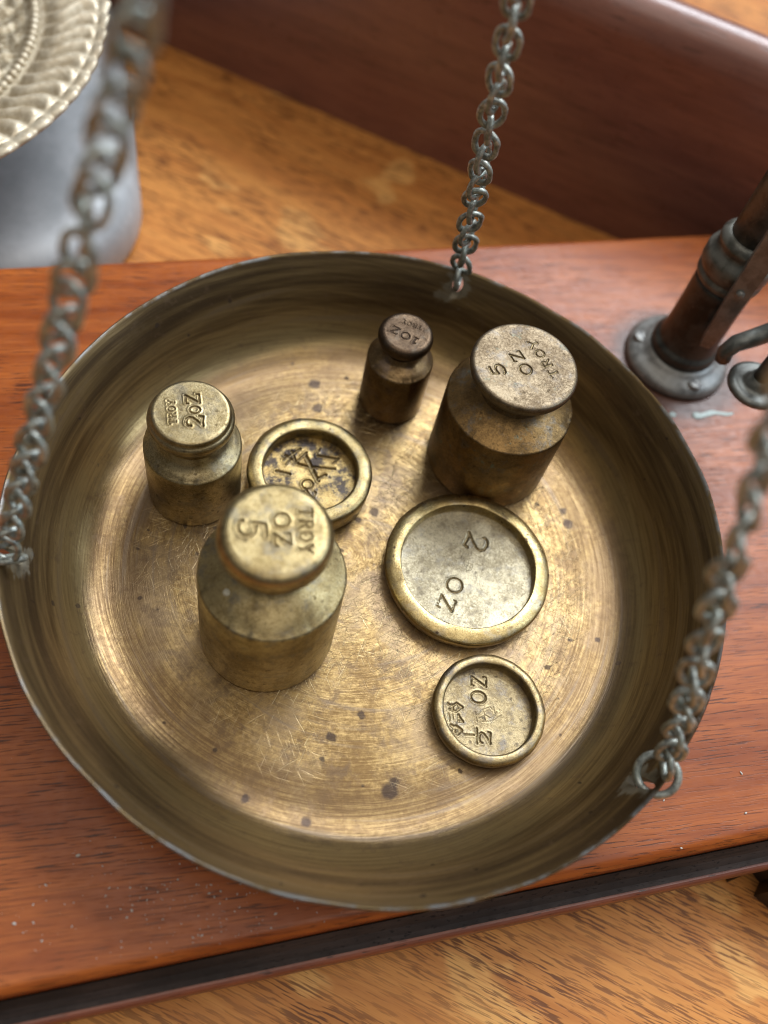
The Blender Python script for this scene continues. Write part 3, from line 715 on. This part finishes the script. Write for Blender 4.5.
V, F = tube_data([(bp.x - .0030, bp.y + .001, .0215), (bp.x - .0034, bp.y + .0012, .024), (bp.x - .0020, bp.y + .0015, .0262), (bp.x + .002, bp.y + .002, .027), (bp.x + .006, bp.y + .002, .029), (bp.x + .010, bp.y + .001, .034)], lambda u: .0017 + .0005 * u, 8)
mesh_obj('bracket_hook', V, F, M_bronze, po)
V, F = tube_data([(-.0025, -.0082, .048), (kp.x * .5, -.009 + (kp.y + .009) * .5, .0485), (kp.x + .0008, kp.y + .0018, .049)], .0022, 10); mesh_obj('cross_arm', V, F, M_bronze, po)
V, F = tube_data([(bp.x + .010, bp.y + .001, .034), (bp.x + .010, bp.y + .002, .050), (kp.x + .0008, kp.y + .0018, .0505)], .0019, 8); mesh_obj('bracket_arm', V, F, M_bronze, po)

# pale residue marks on the plinth by the flange
def blob(name, pts, rad, label):
    V, F = tube_data([(p_[0], p_[1], .0001) for p_ in pts], rad, 10)
    V = [Vector((v.x, v.y,   .00005 + max(0, v.z) * .14)) for v in V]
    o = mesh_obj(name, V, F, M_paint, pl); o['label'] = label; return o
pp = [at(692 + 41 * u, 415 - 2 * u + 1.2 * math.sin(u * 9), 0) for u in np.linspace(0, 1, 14)]
blob('residue_mark', pp, lambda u: (.0009 * (1 - .75 * u) * (1 + .2 * math.sin(u * 17)) + .0001) * min(1, .35 + u * 8), 'pale mint streak on the wood by the flange')
pp = [at(669 + 7 * u, 414.7, 0) for u in np.linspace(0, 1, 8)]
blob('residue_mark', pp, lambda u: .00075 * math.sin(math.pi * (.08 + .84 * u)) + .0001, 'pale mint dot on the wood by the flange')

# ------------------------------------------------------------------ grey tin and the ornate dish on it (top left)
def rrect(x0, x1, y0, y1, r, n=14):
    pts = []
    for cx, cy, a0 in ((x1 - r, y1 - r, 0), (x0 + r, y1 - r, 90), (x0 + r, y0 + r, 180), (x1 - r, y0 + r, 270)):
        pts += [(cx + r * math.cos(math.radians(a0 + 90 * i / n)), cy + r * math.sin(math.radians(a0 + 90 * i / n))) for i in range(n + 1)]
    return pts
tin = thing('grey_tin', 'smooth grey metal tin behind the plinth, under the ornate dish', 'tin', (-.113, .165, TZ))
TT = 18.0
def shell(name, levels, cap=True):
    V = []; F = []; n = None
    for inset, z in levels:
        pts = rrect(-77 + inset, 77 - inset, -69 + inset, 69 - inset, 36 - min(inset, 20)); n = len(pts)
        V += [(x * MM, y * MM, z * MM) for x, y in pts]
    for s in range(len(levels) - 1):
        for i in range(n):
            j = (i + 1) % n; F.append((s * n + i, s * n + j, (s + 1) * n + j, (s + 1) * n + i))
    F.append(tuple(range(n))); F.append(tuple(range((len(levels) - 1) * n, len(levels) * n)))
    o = fix_normals(mesh_obj(name, V, F, M_tin, tin)); o.data.set_sharp_from_angle(angle=math.radians(35)); return o
shell('tin_body', [(2.0, .2), (.8, 1.0), (0, 3.0), (0, 8.0), (.5, 10.8), (1.7, 13.4), (3.6, 15.6), (6.2, 17.2), (9.0, 17.9), (12.5, TT)])

DZ = 22.0; DC = (-111.2, 154.7); DS = 1.08; tz_top = TZ * 1000 + TT
dish = thing('ornate_dish', 'ivory silver dish with wavy fluted rim and embossed centre', 'dish', (DC[0] * MM, DC[1] * MM, tz_top * MM + .00005))
h = (DZ - tz_top) / DS; dish.scale = (DS, DS, DS)
NF = 76; SA = NF * 14
def flute_z(r, a):
    u = (r - 52.5) / (64.6 - 52.5)
    ph = NF / 2 * a + 1.15 * math.sin(u * 2 * math.pi * .85 + .3)
    env = math.sin(math.pi * max(0, min(1, u))) ** .35
    return 2.3 * (abs(math.sin(ph)) ** .9) * env
def rimfn(r, z, a):
    if z < h - 6: return 0, 0
    sc = .9 * abs(math.sin(NF / 2 * a + 1.15 * math.sin(1.7 * math.pi + .3))) if r > 64.6 else 0
    if 52.5 <= r <= 64.6: return 0, flute_z(r, a)
    return sc * (1 if r > 65 else 0), sc
rr_ = np.linspace(52.5, 64.6, 32)
prof = [(51.5, h - 4.2), (52.2, h - 4.1)] + [(r, h - 4.1 + 2.9 * ((r - 52.5) / 12.1)) for r in rr_] + [(65.0, h - 1.15), (65.6, h - 1.1), (66.2, h - 1.2), (66.6, h - 1.5), (66.7, h - 1.9), (66.0, h - 2.4), (60, h - 3.4), (56, h - 5.0), (51.5, h - 6.0)]
lathe('fluted_rim', prof, SA, M_silver, dish, fn=rimfn)
kx = rng.normal(0, .8, (30, 2)); ph = rng.uniform(0, 6.28, 30)
def emb(r, z, a):
    if z < h - 9: return 0, 0
    x, y = r * math.cos(a), r * math.sin(a)
    s = sum(math.sin(kx[i, 0] * x + kx[i, 1] * y + ph[i]) for i in range(30)) / 6
    return 0, max(-.7, min(.9, s * 1.1)) * min(1, (48.5 - r) / 3 if r < 48.5 else 0)
prof = [(0, h - 6.4)] + [(r, h - 6.4 + .0005 * r * r) for r in np.arange(1, 48.6, .75)] + [(49.2, h - 4.4), (51.6, h - 4.3), (51.6, h - 6.0), (26, h - 12), (24, h - 16)] + [(30, h - 22), (34, 1.5), (34.5, .6), (34, 0), (0, 0)]
prof = [p_ for p_ in prof if p_[1] >= 0]
lathe('embossed_centre', prof, 360, M_silverc, dish, fn=emb)
bm = bmesh.new()
for i in range(150):
    a = 2 * math.pi * i / 150
    bmesh.ops.create_icosphere(bm, subdivisions=2, radius=.00105, matrix=Matrix.Translation((  .0503 * math.cos(a),   .0503 * math.sin(a), (h - 3.9) * MM)))
me = bpy.data.meshes.new('bead_border'); bm.to_mesh(me); bm.free(); me.materials.append(M_silver)
me.polygons.foreach_set('use_smooth', [True] * len(me.polygons))
o = link(bpy.data.objects.new('bead_border', me)); o.parent = dish; o['kind'] = 'stuff'

# ------------------------------------------------------------------ dust and crumbs on the plinth
bm = bmesh.new()
for i in range(420):
    if i < 300: px, py = rng.normal(190, 95), rng.normal(905, 38)
    else: px, py = rng.uniform(0, 768), rng.uniform(640, 960)
    p_ = at(px, py, 0)
    if not (YF + .001 < p_[1] < YB - .001) or math.hypot(p_[0], p_[1]) < .050: continue
    s = abs(rng.normal(0, .00006)) + .00003
    m = Matrix.Translation((p_[0], p_[1], s * .5)) @ Matrix.Rotation(rng.uniform(0, 6), 4, 'Z') @ Matrix.Diagonal((s * rng.uniform(1, 2.2), s, s * .8, 1))
    bmesh.ops.create_icosphere(bm, subdivisions=1, radius=1.0, matrix=m)
me = bpy.data.meshes.new('dust'); bm.to_mesh(me); bm.free(); me.materials.append(M_dust)
o = link(bpy.data.objects.new('dust', me)); o['kind'] = 'stuff'; o['label'] = 'pale dust specks scattered on the front of the mahogany plinth'; o['category'] = 'dust'
